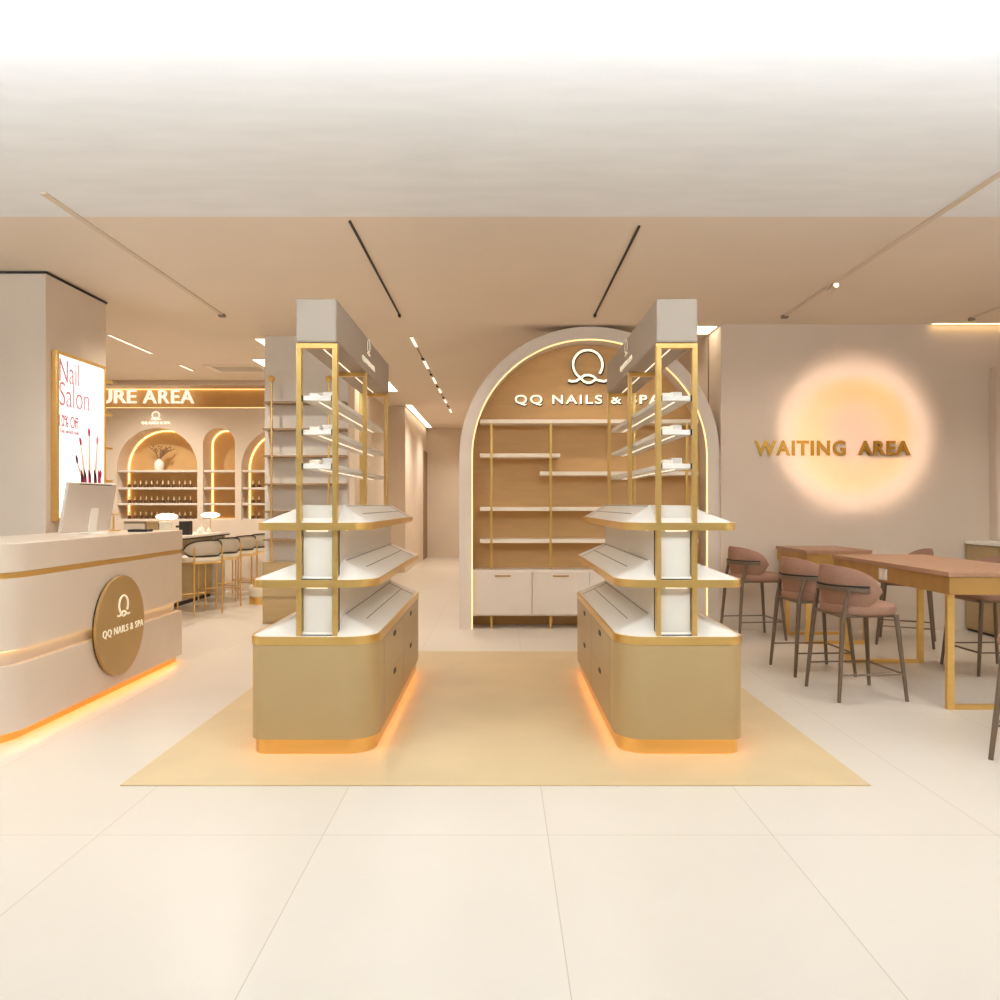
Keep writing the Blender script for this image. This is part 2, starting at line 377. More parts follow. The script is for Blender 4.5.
for i, (x, y, h) in enumerate(((-4.3, 11.15, .09), (-4.32, 11.3, .12), (-4.26, 11.42, .08))):
    o = obj('lotion_bottle', lathe(BM(), [(0, 0), (.03, 0), (.032, h*.6), (.012, h*.75), (.012, h), (0, h)], 14), 'vase', smooth=True, loc=(x, y, .975))
    tag(o, ('small white lotion bottle nearest the black dryer', 'tallest white lotion bottle on the manicure counter', 'small white lotion bottle nearest the far lamp')[i], 'bottle')

def stool_mesh(kind):
    """stool facing +x"""
    P = kind == 'pink'
    seatm, shellm, legm = ('pink', 'pink', 'leg') if P else ('seat_cream', 'seat_grey', 'gold')
    t = thing('bar_stool', '', 'stool')
    sz = .60 if P else .66
    prof = []
    bm = BM(); n = 36; rings = []
    for (k, z) in ((0, sz), (.86, sz), (.97, sz+.015), (1, sz+.04), (.97, sz+.066), (.86, sz+.082), (.5, sz+.09), (0, sz+.092)):
        ring = []
        for j in range(n):
            a = 2*math.pi*j/n; e = .75
            ring.append(bm.verts.new((.02+.245*k*math.copysign(abs(math.cos(a))**e, math.cos(a)), .245*k*math.copysign(abs(math.sin(a))**e, math.sin(a)), z)))
        rings.append(ring)
    for a, b in zip(rings, rings[1:]):
        for j in range(n): bm.faces.new((a[j], a[(j+1) % n], b[(j+1) % n], b[j]))
    bmesh.ops.remove_doubles(bm, verts=bm.verts, dist=1e-5)
    obj('seat', bm, seatm, t, smooth=True)
    # wrap-around back shell: grid of angle x height
    zc, hh, amax = (.808, .148, 95) if P else (.845, .10, 68)
    def shell(r0, r1, hs):
        bm = BM(); nu, nv = 33, 9; fr, bk = [], []
        for i in range(nu):
            u = math.sin(math.pi*(i/(nu-1)-.5)); a = R(180+u*amax); h = hh*hs*max(.0, (1-abs(u)**3.6))**.5
            drop = .035*abs(u)**2
            fr.append([]); bk.append([])
            for j in range(nv):
                v = -1+2*j/(nv-1); z = zc-drop+h*v
                k = 1+.05*v; bul = math.sqrt(max(0, 1-v*v*.8))
                fr[-1].append(bm.verts.new((.03+r0*k*math.cos(a), r0*k*math.sin(a), z)))
                bk[-1].append(bm.verts.new((.03+(r0+(r1-r0)*bul)*k*math.cos(a), (r0+(r1-r0)*bul)*k*math.sin(a), z)))
        for g in (fr, bk):
            for i in range(nu-1):
                for j in range(nv-1): bm.faces.new((g[i][j], g[i+1][j], g[i+1][j+1], g[i][j+1]))
        for i in range(nu-1):
            for j in (0, nv-1): bm.faces.new((fr[i][j], fr[i+1][j], bk[i+1][j], bk[i][j]))
        bmesh.ops.remove_doubles(bm, verts=bm.verts, dist=1e-5)
        return bm
    obj('backrest', shell(.235, .275, 1), shellm, t, smooth=True)
    if not P:
        bm = BM(); pts = []
        for i in range(64):
            q = 2*math.pi*i/64; u = math.cos(q); h = hh*max(0, (1-abs(u)**3.6))**.5*(1 if math.sin(q) >= 0 else -1)
            a = R(180+u*amax); rr = .262*(1+.05*(1 if h > 0 else -1))
            pts.append((.03+rr*math.cos(a), rr*math.sin(a), zc-.035*u*u+h))
        tube(bm, pts, .009, 6, closed=True); obj('piping', bm, 'dark', t, smooth=True)
    # rail round the back
    rz = .79 if P else .80; rr = .292
    if P:
        bm = BM(); nn = 24
        outl = []
        for i in range(nn+1):
            a = R(180-76+152*i/nn); outl.append((.03+math.cos(a)*rr, math.sin(a)*rr))
        for i in range(nn+1):
            a = R(180+76-152*i/nn); outl.append((.03+math.cos(a)*(rr-.014), math.sin(a)*(rr-.014)))
        prism(bm, outl, rz-.016, rz+.016); obj('back_rail', bm, legm, t, smooth=False)
        bm = BM(); prism(bm, [(x*.985, y*.985) for x, y in outl], rz+.018, rz+.03); obj('rail_groove', bm, 'dark', t)
    w = .25 if P else .2; lr = (.019, .013) if P else (.010, .010)
    for sy in (-1, 1):
        # back legs climb to the rail
        if P: pts = [(-w, sy*w, 0), (-.205, sy*.215, .58), (-.165, sy*.225, .79)]; rad = [lr[1], lr[0], .013]
        else: pts = [(-.21, sy*.19, 0), (-.21, sy*.19, .86)]; rad = lr[0]
        obj('leg', tube(BM(), pts, rad, 10), legm, t, smooth=True)
        pts = [(w, sy*w, 0), (w-.055, sy*(w-.045), sz+.01)] if P else [(.2, sy*.19, 0), (.2, sy*.19, sz+.01)]
        obj('leg', tube(BM(), pts, [lr[1], lr[0]] if P else lr[0], 10), legm, t, smooth=True)
    fz = .19 if P else .24; q = (w-.017, w-.014) if P else (.205, .19)
    bm = BM()
    tube(bm, [(-q[0], -q[1], fz), (q[0], -q[1], fz)], .007, 6); tube(bm, [(-q[0], q[1], fz), (q[0], q[1], fz)], .007, 6)
    obj('side_stretcher', bm, legm, t, smooth=True)
    obj('footrest', tube(BM(), [(q[0], -q[1], fz), (q[0], q[1], fz)], .008, 6), legm, t, smooth=True)
    bm = BM()
    rx = .195 if P else .2
    tube(bm, [(-rx, -.19, sz), (rx, -.19, sz)], .012, 6); tube(bm, [(-rx, .19, sz), (rx, .19, sz)], .012, 6)
    tube(bm, [(-rx, -.19, sz), (-rx, .19, sz)], .012, 6); tube(bm, [(rx, -.19, sz), (rx, .19, sz)], .012, 6)
    obj('seat_frame', bm, legm, t, smooth=True)
    return t
pink = stool_mesh('pink'); fl = True
for (x, y, rz, lab) in ((2.62, 5.76, 4, 'dusty pink bar stool left of the near wooden table, seen whole from behind'),
                        (2.62, 6.56, 3, 'dusty pink bar stool half hidden behind the nearest whole pink stool'),
                        (2.66, 8.22, 6, 'dusty pink bar stool against the wall beside the right display island'),
                        (4.09, 7.86, 150, 'dusty pink bar stool showing only its back top beyond the near table'),
                        (4.12, 6.58, 182, 'dusty pink bar stool with its seat under the right side of the near table'),
                        (3.04, 4.27, 135, 'dusty pink bar stool cut off by the right edge, one leg showing')):
    o = pink if fl else copy_tree(pink); fl = False
    o.location = (x, y, 0); o.rotation_euler[2] = R(rz); o['label'] = lab; o['group'] = 'pink bar stools of the waiting area'
creamst = stool_mesh('cream'); fl = True
for i, y in enumerate((9.95, 10.65, 11.35, 12.02)):
    o = creamst if fl else copy_tree(creamst); fl = False
    o.location = (-3.83, y, 0); o.rotation_euler[2] = R(180+(-40, -36, -32, -30)[i]); o['group'] = 'cream stools along the manicure counter'
    o['label'] = ('cream stool with gold legs partly hidden by the reception desk', 'second cream gold-legged stool from the reception desk', 'third cream gold-legged stool from the reception desk', 'farthest cream gold-legged stool, beside the shelving column')[i]
t = thing('pouf', 'low round white pouf with gold base ring behind the left island', 'pouf', (-3.37, 11.0, 0))
obj('cushion', lathe(BM(), [(0, .1), (.15, .1), (.17, .13), (.17, .22), (.15, .26), (0, .27)], 32), 'seat_cream', t, smooth=True)
obj('base_ring', lathe(BM(), [(0, 0), (.16, 0), (.16, .1), (0, .1)], 32), 'gold', t, smooth=True)

# ================================================================== display islands
L = 2.27
def island(cx, s, lab):
    """s=+1: the aisle is on +x"""
    t = thing('display_island', lab, 'display stand', (cx, 4.33, .006))
    def outline(hi, ho, d, y0=0, y1=L):
        rs = (.10, .18) if s > 0 else (.18, .10)
        x0, x1 = (-ho, hi) if s > 0 else (-hi, ho)
        rs = tuple(max(.01, r-d) for r in rs)
        return rrect(x0+d, x1-d, y0+d, y1-d, (rs[0], rs[1], max(.03-d, .004), max(.03-d, .004)))
    W, WO, dx = .345, .367, s*.012
    # all heights are above the floor; the mat is 6 mm thick
    obj('plinth', prism(BM(), outline(W, WO, .02), 0, .084), 'gold', t, smooth=True)
    obj('light_strip', prism(BM(), outline(W, WO, .010), .0822, .0838, inner=outline(W, WO, .019)), 'led_orange', t)
    obj('cabinet_body', prism(BM(), outline(W, WO, 0), .084, .611), 'tan', t, smooth=True)
    obj('gold_rim', prism(BM(), outline(W, WO, -.004), .611, .656), 'gold', t, smooth=True)
    for c0, c1 in ((.3, 1.2), (1.21, 2.11)):
        for z0, z1 in ((.35, .59), (.11, .345)):
            xf = s*W
            d = obj('drawer', box(BM(), min(xf, xf+s*.002), max(xf, xf+s*.002), c0, c1, z0, z1), 'tan', t, bevel=.001)
            yc = (c0+c1)/2; zc = z1-.035
            obj('handle', prism(BM(), [(y, z) for y, z in rrect(yc-.055, yc+.055, zc-.016, zc+.016, (.015,)*4, 4)], 0, .004), 'dark', d)
            h = d.children[0]
            for v in h.data.vertices: v.co = (xf+s*(.001+v.co.z), v.co.x, v.co.y)
    spine_hw = .108
    def tray(z, hi, ho, rise, name):
        inn = []
        out = outline(hi, ho, .010)
        f = BM(); a = [f.verts.new((p[0], p[1], z)) for p in out]
        b = [f.verts.new((max(dx-spine_hw, min(dx+spine_hw, p[0])), max(.22, min(L-.1, p[1])), z+rise)) for p in out]
        c = [f.verts.new((p[0], p[1], z-.012)) for p in out]
        n = len(out)
        for i in range(n):
            j = (i+1) % n; f.faces.new((a[i], a[j], b[j], b[i])); f.faces.new((c[i], c[j], a[j], a[i]))
        f.faces.new(c[::-1]); f.faces.new(b)
        bmesh.ops.remove_doubles(f, verts=f.verts, dist=1e-5)
        bmesh.ops.dissolve_degenerate(f, edges=f.edges, dist=1e-5)
        tr = obj('sloped_tray', f, 'white', t)
        # grooves on both slopes
        for sd, hw in ((1, hi if s > 0 else ho), (-1, ho if s > 0 else hi)):
            bm = BM()
            def pt(k, y): return (dx*(1-k)+sd*(spine_hw+(hw-.01-spine_hw)*k), y, z+rise*(1-k)+.0015)
            for k, y0, y1 in ((.06, .24, 2.12), (.52, .36, 2.0)):
                p0, p1 = pt(k-.012, y0), pt(k+.012, y0)
                vs = [bm.verts.new(q) for q in (p0, p1, (p1[0], y1, p1[2]), (p0[0], y1, p0[2]))]
                bm.faces.new(vs)
            p0, p1 = pt(.06, 2.0), pt(.96, 2.0)
            bm.faces.new([bm.verts.new(q) for q in (p0, p1, (p1[0], 2.008, p1[2]), (p0[0], 2.008, p0[2]))])
            g = obj('groove', bm, 'grey', tr)
            so = g.modifiers.new('thick', 'SOLIDIFY'); so.thickness = .002; so.offset = 0
    tray(.657, W, WO, .10, 1)
    for z, hi, ho in ((.969, W, WO), (1.287, .30, .335)):
        d = obj('shelf_deck', prism(BM(), outline(hi, ho, .008), z-.04, z-.013), 'white', t)
        obj('gold_rim', prism(BM(), outline(hi, ho, 0), z-.040, z+.003, inner=outline(hi, ho, .009)), 'gold', t, smooth=True)
        for sd in (1, -1):
            x = dx+sd*(spine_hw+.03)
            obj('light_strip', box(BM(), x-.006, x+.006, .15, 2.1, z-.046, z-.04), 'led_shelf', t)
        obj('light_strip', box(BM(), dx-.06, dx+.06, .02, .028, z-.046, z-.04), 'led_shelf', t)
        tray(z, hi, ho, .10, 2)
    obj('spine', box(BM(), dx-spine_hw, dx+spine_hw, .07, L-.1, .656, 1.385), 'white', t)
    # dark reveal and front panel between posts; side strip paints a post's shade
    obj('panel_reveal_and_shade', box(box(BM(), dx-.086, dx+.086, .056, .07, .657, 1.25), dx+s*.1155-.001, dx+s*.1155+.001, .05, .072, .657, 1.25), 'dark', t)
    obj('front_panel', box(BM(), dx-.084+(.003 if s > 0 else 0), dx+.084-(.003 if s < 0 else 0), .046, .057, .668, 1.25), 'white', t)
    for z in (.657, .969): obj('panel_reveal_and_shade', box(BM(), dx-.086, dx+.086, .016, .046, z, z+.008), 'dark', t)
    # gold frames
    for k, (y, zb) in enumerate(((.012, .656), (.97, 1.36), (1.97, 1.36))):
        bm = BM(); q = .014 if k == 0 else .012
        for sd in (-1, 1): box(bm, dx+sd*.1005-q, dx+sd*.1005+q, y, y+.04, zb, 2.262)
        box(bm, dx-.1005-q, dx+.1005+q, y, y+.04, 2.262, 2.29)
        obj('gold_frame', bm, 'gold', t, bevel=.002)
    # upper shelves
    for z in (1.985, 1.795, 1.605):
        sh = obj('upper_shelf', box(BM(), dx-.083, dx+.083, .03, 1.99, z-.014, z+.014), 'white', t, bevel=.003)
        obj('light_strip', box(BM(), dx-.003, dx+.003, .08, 1.95, z-.017, z-.014), 'led_shelf', sh)
        bm = BM()
        for sd in (-1, 1): box(bm, dx+sd*.0835-.004, dx+sd*.0835+.004, .02, .05, z-.016, z+.016)
        obj('bracket', bm, 'black', sh)
    # header box
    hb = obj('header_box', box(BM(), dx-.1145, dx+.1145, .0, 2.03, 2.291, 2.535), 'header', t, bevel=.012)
    obj('light_strip', box(BM(), dx-.003, dx+.003, .08, 1.95, 2.288, 2.291), 'led_shelf', hb)
    f = '+x' if s > 0 else '-x'
    obj('logo_icon', orient(icon_bm(.13, .008), f, (dx+s*.114, 1.05, 2.44)), 'letter_cream', hb)
    obj('lettering', orient(text_mesh('QQ NAILS & SPA', .5, .04, .005, .0, 1.1), f, (dx+s*.1145, 1.05, 2.36)), 'letter_cream', hb)
    side = 'left' if s > 0 else 'right'
    for z, q in ((1.985, 'top'), (1.795, 'middle'), (1.605, 'lowest')):
        for j, (x0, x1, y) in enumerate(((-.062, -.004, .10), (.0, .062, .16))):
            o = obj('product_box', box(BM(), x0, x1, y, y+.06, 0, .026+.014*j), ('shelf_white', 'alu')[j], bevel=.003, loc=(cx+dx, 4.33, .006+z+.0145))
            tag(o, '%s white product box at the front of the %s upper shelf, %s island' % (('low', 'taller')[j], q, side), 'box')
    return t
island(-1.033, 1, 'left display island, tan rounded base with gold-rimmed tiers and tall gold frame')
island(.997, -1, 'right display island, tan rounded base with gold-rimmed tiers and tall gold frame')

# ================================================================== arched display cabinet
AX, AZ = 1.003, 1.927
t = thing('arched_cabinet', 'large white arched display wall with lit oak back and floating shelves', 'display cabinet', (AX, 8.72, 0))
n = 48; ro, ri = 1.457, 1.322
out = [(ro, 0)]+[(ro*math.cos(math.pi*i/n), AZ+ro*math.sin(math.pi*i/n)) for i in range(n+1)]+[(-ro, 0), (-ri, 0)]
out += [(ri*math.cos(math.pi*(n-i)/n), AZ+ri*math.sin(math.pi*(n-i)/n)) for i in range(n+1)]+[(ri, 0)]
bm = BM()
k = [(ro, 0)]+[(ro*math.cos(math.pi*i/n), AZ+ro*math.sin(math.pi*i/n)) for i in range(n+1)]+[(-ro, 0)]
q = [(ri, 0)]+[(ri*math.cos(math.pi*i/n), AZ+ri*math.sin(math.pi*i/n)) for i in range(n+1)]+[(-ri, 0)]
for (y0, y1) in ((0, .38),):
    A = [[bm.verts.new((x, y, z)) for x, z in p] for p in (k, q) for y in (y0, y1)]
    for i in range(len(k)-1):
        bm.faces.new((A[0][i], A[0][i+1], A[2][i+1], A[2][i])); bm.faces.new((A[1][i+1], A[1][i], A[3][i], A[3][i+1]))
        bm.faces.new((A[0][i+1], A[0][i], A[1][i], A[1][i+1])); bm.faces.new((A[2][i], A[2][i+1], A[3][i+1], A[3][i]))
    for i in (0, -1): bm.faces.new((A[0][i], A[2][i], A[3][i], A[1][i]))
obj('arch_frame', bm, 'arch_white', t, smooth=True)
obj('back_panel', prism(BM(), q, .355, .37, 'y'), 'oak', t)
obj('light_strip', tube(BM(), [(x*.995, .02, AZ+(z-AZ)*.995 if z > AZ else z+.0) for x, z in q], .008, 6), 'led_arch', t)
xa = [wx(p, 8.8)-AX for p in (480, 698, 560, 540)]
for (x0, x1, py) in ((xa[0], xa[1], 421.5), (xa[0], xa[2], 455.5), (xa[3], xa[1], 473.5), (xa[0], xa[1], 509), (xa[0], xa[1], 541)):
    z = wz(py, 8.8); obj('shelf', box(BM(), x0, x1, .06, .355, z-.022, z+.022), 'shelf_white', t, bevel=.003)
for px in (491.5, 550.5, 628, 686):
    x = wx(px, 8.8)-AX
    ztop = wz(421.5, 8.8)-.022
    bm = BM()
    box(bm, x-.012, x+.012, .035, .059, .672, ztop); box(bm, x-.012, x+.012, .035, .059, 0, .14)
    obj('post', bm, 'gold_satin', t)
cab = obj('base_cabinet', box(BM(), -1.31, 1.31, .04, .35, .143, .66), 'arch_white', t, bevel=.003)
for i in range(4):
    x0 = -1.29+i*.6475; d = obj('door', box(BM(), x0+.003, x0+.6415, .022, .04, .16, .645), 'arch_white', t, bevel=.003)
    xc = x0+.32; obj('handle', box(BM(), xc-.09, xc+.09, .012, .022, .585, .602), 'apron', d, bevel=.003)
obj('logo_icon', orient(icon_bm(.45, .019, 8), 'front', (wx(587.5, 9.08)-AX, .345, wz(377, 9.08))), 'letter_white', t, smooth=True)
obj('letter_shadow_copy', orient(text_mesh('QQ NAILS & SPA', 1.705, .136, .012, .034, 1.22), 'front', (wx(587.5, 9.06)-AX+.006, .355, wz(400.8, 9.06))), 'dark', t)  # larger dark copy paints a shadow outline round the letters
obj('lettering', orient(text_mesh('QQ NAILS & SPA', 1.69, .122, .03, .014, 1.25), 'front', (wx(587.5, 9.06)-AX, .355, wz(400.3, 9.06))), 'letter_white', t)
obj('logo_shadow_copy', orient(icon_bm(.455, .026, 8), 'front', (wx(587.8, 9.08)-AX, .362, wz(377.4, 9.08))), 'dark', t, smooth=True)  # dark copy of the icon paints its shadow outline

# ================================================================== reception desk
DX = -2.84
t = thing('reception_desk', 'long cream reception desk with gold lines and a round logo disc', 'desk', (DX, 5.66, 0))
def desk(d, y0=-1.31, y1=1.31): return rrect(-.76+d, -d, y0+d, y1-d, (.1, .35-d, .01, .01), 14)
obj('plinth', prism(BM(), desk(.05, -1.31, 1.35), 0, .06), 'gold', t, smooth=True)
obj('light_strip', prism(BM(), desk(.03, -1.31, 1.33), .0555, .0598, inner=desk(.048, -1.31, 1.33)), 'led_orange', t)
obj('lower_body', prism(BM(), desk(0), .06, .45), 'cream', t, smooth=True)
obj('recess_band', prism(BM(), desk(.05), .45, .54), 'cream', t, smooth=True)
obj('light_strip', prism(BM(), desk(.03), .533, .54, inner=desk(.045)), 'led_warm', t)
obj('upper_body', prism(BM(), desk(0), .54, .962), 'cream', t, smooth=True)
obj('gold_line', prism(BM(), desk(.006), .962, .998), 'gold', t, smooth=True)
obj('counter_top', prism(BM(), desk(-.004), .998, 1.168), 'cream', t, smooth=True, bevel=.004)
disc = BM(); lathe(disc, [(0, 0), (.366, 0), (.366, .018), (.363, .021), (0, .021)], 72)
for v in disc.verts: v.co = (v.co.z+.012, v.co.x, v.co.y)
dd = obj('logo_disc', disc, 'disc', t, smooth=True, loc=(0, 5.79-5.66, .503))
back = BM(); lathe(back, [(0, 0), (.36, 0), (.36, .012), (0, .012)], 48)
for v in back.verts: v.co = (v.co.z, v.co.x, v.co.y)
obj('disc_spacer', back, 'dark', dd)
obj('logo_icon', orient(icon_bm(.18, .018), '+x', (.033, .015, .095)), 'letter_cream', dd, smooth=True)
obj('lettering', orient(text_mesh('QQ NAILS & SPA', .62, .062, .004, .004, 1.15), '+x', (.033, .03, -.035)), 'letter_cream', dd)
# monitor
t = thing('computer_monitor', 'silver desktop monitor seen from behind on the reception desk', 'monitor', (-3.2, 6.02, 1.168), R(-4))
def tilt(bm, a=-10):
    bmesh.ops.rotate(bm, verts=bm.verts, cent=(0, 0, 0), matrix=Matrix.Rotation(R(-a), 3, 'Y')); return bm
obj('screen_housing', tilt(box(BM(), -.012, .012, -.33, .30, .02, .40)), 'alu', t, bevel=.008)
obj('screen', tilt(box(BM(), -.016, -.0125, -.31, .28, .09, .385)), 'black', t)
obj('vent_slot', tilt(box(BM(), .010, .0135, -.20, .22, .386, .392)), 'dark', t)
bm = BM(); prism(bm, [(-.07, .0), (.12, .0), (.12, .008), (.028, .012), (.05, .2), (.042, .205), (.012, .01), (-.07, .008)], -.0, .1, 'y')
obj('stand', bm, 'vase', t, bevel=.003)
t = thing('card_stand', 'small gold frame standing at the far end of the reception desk', 'stand', (-3.32, 6.72, 1.168))
bm = tube(BM(), [(0, -.02, 0), (0, -.02, .14), (0, .09, .15)], .008, 8); obj('frame', bm, 'gold', t)
obj('base', box(BM(), -.03, .03, -.05, .05, 0, .01), 'gold', t)
t = obj('notebook', box(BM(), -.08, .08, -.06, .06, 0, .02), 'black', bevel=.004, loc=(-3.02, 6.55, 1.168)); tag(t, 'small black notebook on the far end of the reception desk', 'notebook')

# ================================================================== light-box poster
PXX = -3.845
def pp(px, py, X=PXX):
    D = -X*F/(PX-px); return D, wz(py, D)
t = thing('poster_lightbox', 'tall lit salon poster in a gold frame on the side of the pier', 'poster', (-3.9, 7.195, 1.995))
bm = BM(); h, wd = .745, .42
box(bm, 0, .055, -wd, wd, h-.03, h); box(bm, 0, .055, -wd, wd, -h, -h+.03); box(bm, 0, .055, -wd, -wd+.03, -h+.03, h-.03); box(bm, 0, .055, wd-.03, wd, -h+.03, h-.03)
obj('frame', bm, 'gold', t, bevel=.002)
face = obj('poster_face', box(BM(), 0, .045, -wd+.03, wd-.03, -h+.03, h-.03), 'poster', t)
def ptext(s, x0, x1, ytop, ybot, m, off=0.0):
    D0, D1 = pp(x0, 400)[0], pp(x1, 400)[0]; Dm = (D0+D1)/2
    zt, zb = wz(ytop, D0), wz(ybot, D0)
    me = orient(text_mesh(s, D1-D0, zt-zb, .003, off), '+x', (.0455, Dm-7.195, (zt+zb)/2-1.995)); obj('print', me, m, face)
ptext('Nail', 60.5, 80, 358, 381, 'rose', -.012); ptext('Salon', 60.5, 90, 381, 405, 'rose', -.012)
ptext('10% Off', 60.5, 79, 414, 426, 'magenta', -.005); ptext('This month only', 60.5, 80, 428, 433.5, 'rose')
def stroke(pts, ws, m):
    bm = BM(); vs = []
    for (px, py), wpx in zip(pts, ws):
        Da, z = pp(px-wpx/2, py); Db, _ = pp(px+wpx/2, py)
        vs.append((Da-7.195, Db-7.195, z-1.995))
    a = [(d[0], d[2]) for d in vs]+[(d[1], d[2]) for d in vs[::-1]]
    prism(bm, a, .0455, .0485)
    for v in bm.verts: v.co = (v.co.z, v.co.x, v.co.y)
    obj('print', bm, m, face)
for (tx, ty, bx, m) in ((77.3, 455, 83, 'wine'), (81, 437, 86, 'magenta'), (90, 428, 90.5, 'magenta'), (98.5, 436, 96, 'rose'), (101.5, 470, 100, 'magenta')):
    stroke([(tx+(bx-tx)*.12, ty+7), (bx, 478)], (.9, 2.4), 'blush')
    stroke([(tx-.3, ty), (tx+(bx-tx)*.06, ty+3), (tx+(bx-tx)*.16, ty+8)], (.8, 2.3, 1.6), m)
    stroke([(bx-.8, 470), (bx, 476), (bx+.6, 490)], (.8, 2.6, 3.2), 'wine' if m != 'magenta' else 'magenta')

# shelf rack behind the pier
t = thing('wall_rack', 'gold rack of short shelves behind the poster pier', 'rack', (-4.4, 7.8, 0))
for z in (2.63, 2.30, 1.96, 1.63, 1.3): obj('shelf', box(BM(), -.4, .48, -.075, .1, z-.012, z+.012), 'gold_satin', t, bevel=.004)
obj('rod', tube(BM(), [(.44, .0, 0), (.44, .0, 2.75)], .01, 8), 'gold', t)
obj('rod', tube(BM(), [(-.36, .0, 0), (-.36, .0, 2.75)], .01, 8), 'gold', t)

# ================================================================== shelving column
t = thing('shelving_column', 'ceiling-high cream panel with gold rods and thin shelves behind the left island', 'shelving', (-2.29, 9.2, 0))
obj('panel', box(BM(), -.515, .48, .1, .17, 0, CEIL), 'white', t)
for z in (2.59, 2.275, 1.96, 1.63, 1.31, .98): obj('shelf', box(BM(), -.48, .48, -.1, .1, z-.012, z+.012), 'brown_glass', t, bevel=.003)
for px in (272.5, 329.5):
    x = wx(px, 9.12)+2.29
    rd = obj('rod', tube(BM(), [(x, -.115, .72), (x, -.115, 2.86)], .012, 10), 'gold', t, smooth=True)
    bm = lathe(BM(), [(0, -.04), (.028, -.028), (.04, 0), (.028, .028), (0, .04)], 16, (x, -.115, 2.86)); obj('ball_finial', bm, 'gold', rd, smooth=True)
cab = obj('base_cabinet', box(BM(), -.48, .48, -.1, .1, 0, .72), 'olive', t, bevel=.003)
obj('drawer', box(BM(), -.47, .47, -.112, -.1, .32, .70), 'olive', t, bevel=.003); obj('drawer', box(BM(), -.47, .47, -.112, -.1, .03, .29), 'olive', t, bevel=.003)

# ================================================================== waiting area
def loop(bm, x0, x1, y, z1, w=.05, d=.035):
    box(bm, x0, x0+w, y, y+d, 0, z1); box(bm, x1-w, x1, y, y+d, 0, z1); box(bm, x0+w, x1-w, y, y+d, 0, w*.7)
def table(x0, x1, y0, y1, lab, outlet=False):
    cx, cy = (x0+x1)/2, (y0+y1)/2
    t = thing('high_table', lab, 'table', (cx, cy, 0)); a, b, c, d = x0-cx, x1-cx, y0-cy, y1-cy
    obj('table_top', box(BM(), a, b, c, d, .905, .94), 'table', t, bevel=.002)
    ap = BM(); e = .012
    prism(ap, [(a+e, c+e), (b-e, c+e), (b-e, d-e), (a+e, d-e)], .785, .905, inner=[(a+e+.02, c+e+.02), (b-e-.02, c+e+.02), (b-e-.02, d-e-.02), (a+e+.02, d-e-.02)])
    ap = obj('apron', ap, 'apron', t, bevel=.002)
    for y in (c+.035, d-.26):
        bm = BM(); loop(bm, a+.014, a+.70 if b-a > .72 else b-.014, y, .785); obj('leg_loop', bm, 'gold', t, bevel=.003)
    if outlet:
        o = obj('socket_plate', box(BM(), a+.004, a+.012, -.07, .055, .80, .888), 'alu', t, bevel=.002)
        for y in (-.05, .01): obj('socket', box(BM(), a+.001, a+.004, y-.012, y+.02, .82, .87), 'shelf_white', o)
table(3.03, 3.86, 5.27, 7.12, 'near high wooden table with brass apron and gold loop legs', True)
table(3.04, 3.70, 7.75, 8.6, 'smaller far high wooden table against the waiting area wall')
t = thing('side_cabinet', 'olive cabinet with white top at the right wall of the waiting area', 'cabinet', (5.45, 7.8, 0))
obj('cabinet_body', box(BM(), -.28, .34, -.85, .85, .03, .955), 'olive', t)
obj('counter_top', box(BM(), -.3, .34, -.86, .86, .96, 1.0), 'vase', t, bevel=.004)
for i in range(3): obj('door', box(BM(), -.295, -.28, -.84+.56*i, -.29+.56*i, .06, .93), 'olive', t, bevel=.003)
obj('plinth', box(BM(), -.26, .34, -.83, .85, 0, .03), 'dark', t)
t = thing('wall_cabinet', 'flat wall cabinet at the right edge above the olive cabinet', 'cabinet', (5.62, 8.6, 1.95))
obj('cabinet_body', box(BM(), -.18, .18, -.04, .068, -.95, .96), 'wall', t, bevel=.003)
obj('door', box(BM(), -.175, .178, -.055, -.04, -.945, .955), 'wall', t, bevel=.003)
# gold wall lettering
s = thing('wall_sign', 'gold metal letters reading WAITING AREA across the glowing circle', 'sign', (wx(832, 8.65), 8.665, wz(448, 8.65)))
obj('lettering', orient(text_mesh('WAITING', wx(846, 8.65)-wx(755, 8.65), .17, .012, .03, 1.15), 'front', (wx(800.5, 8.65)-s.location.x, 0, 0)), 'letter_gold', s)
obj('lettering', orient(text_mesh('AREA', wx(910, 8.65)-wx(858, 8.65), .16, .03, .025, 1.15), 'front', (wx(884, 8.65)-s.location.x, 0, 0)), 'letter_gold', s)
# projector on the ceiling track: throws the sunset circle on the wall
t = thing('projector_spot', 'bright spotlight head on the right ceiling track', 'spotlight', (3.03, 7.06, CEIL-.015))
obj('lamp_body', tube(BM(), [(0, -.03, -.012), (0, .12, -.03)], .026, 14), 'track_pale', t, smooth=True)
obj('lens', tube(BM(), [(0, -.034, -.012), (0, -.03, -.012)], .022, 14), 'led_white', t)
Lp = Vector((3.03, 7.2, 3.33)); Cc = (wx(855, 8.67), wz(435, 8.67))
so = light('SPOT', 'projector_lamp', Lp, 1, (1, 1, 1), spot_size=R(100), spot_blend=.1, shadow_soft_size=.012)
so.rotation_euler = (Vector((Cc[0], 8.67, Cc[1]))-Lp).to_track_quat('-Z', 'Y').to_euler()
ld = so.data; ld.use_nodes = True; nt = ld.node_tree; em = nt.nodes['Emission']
def mth(op, a, b=None):
    nd = nt.nodes.new('ShaderNodeMath'); nd.operation = op
    for i, v in enumerate((a, b)):
        if v is None: continue
        if isinstance(v, (int, float)): nd.inputs[i].default_value = v
        else: nt.links.new(v, nd.inputs[i])
    return nd.outputs[0]
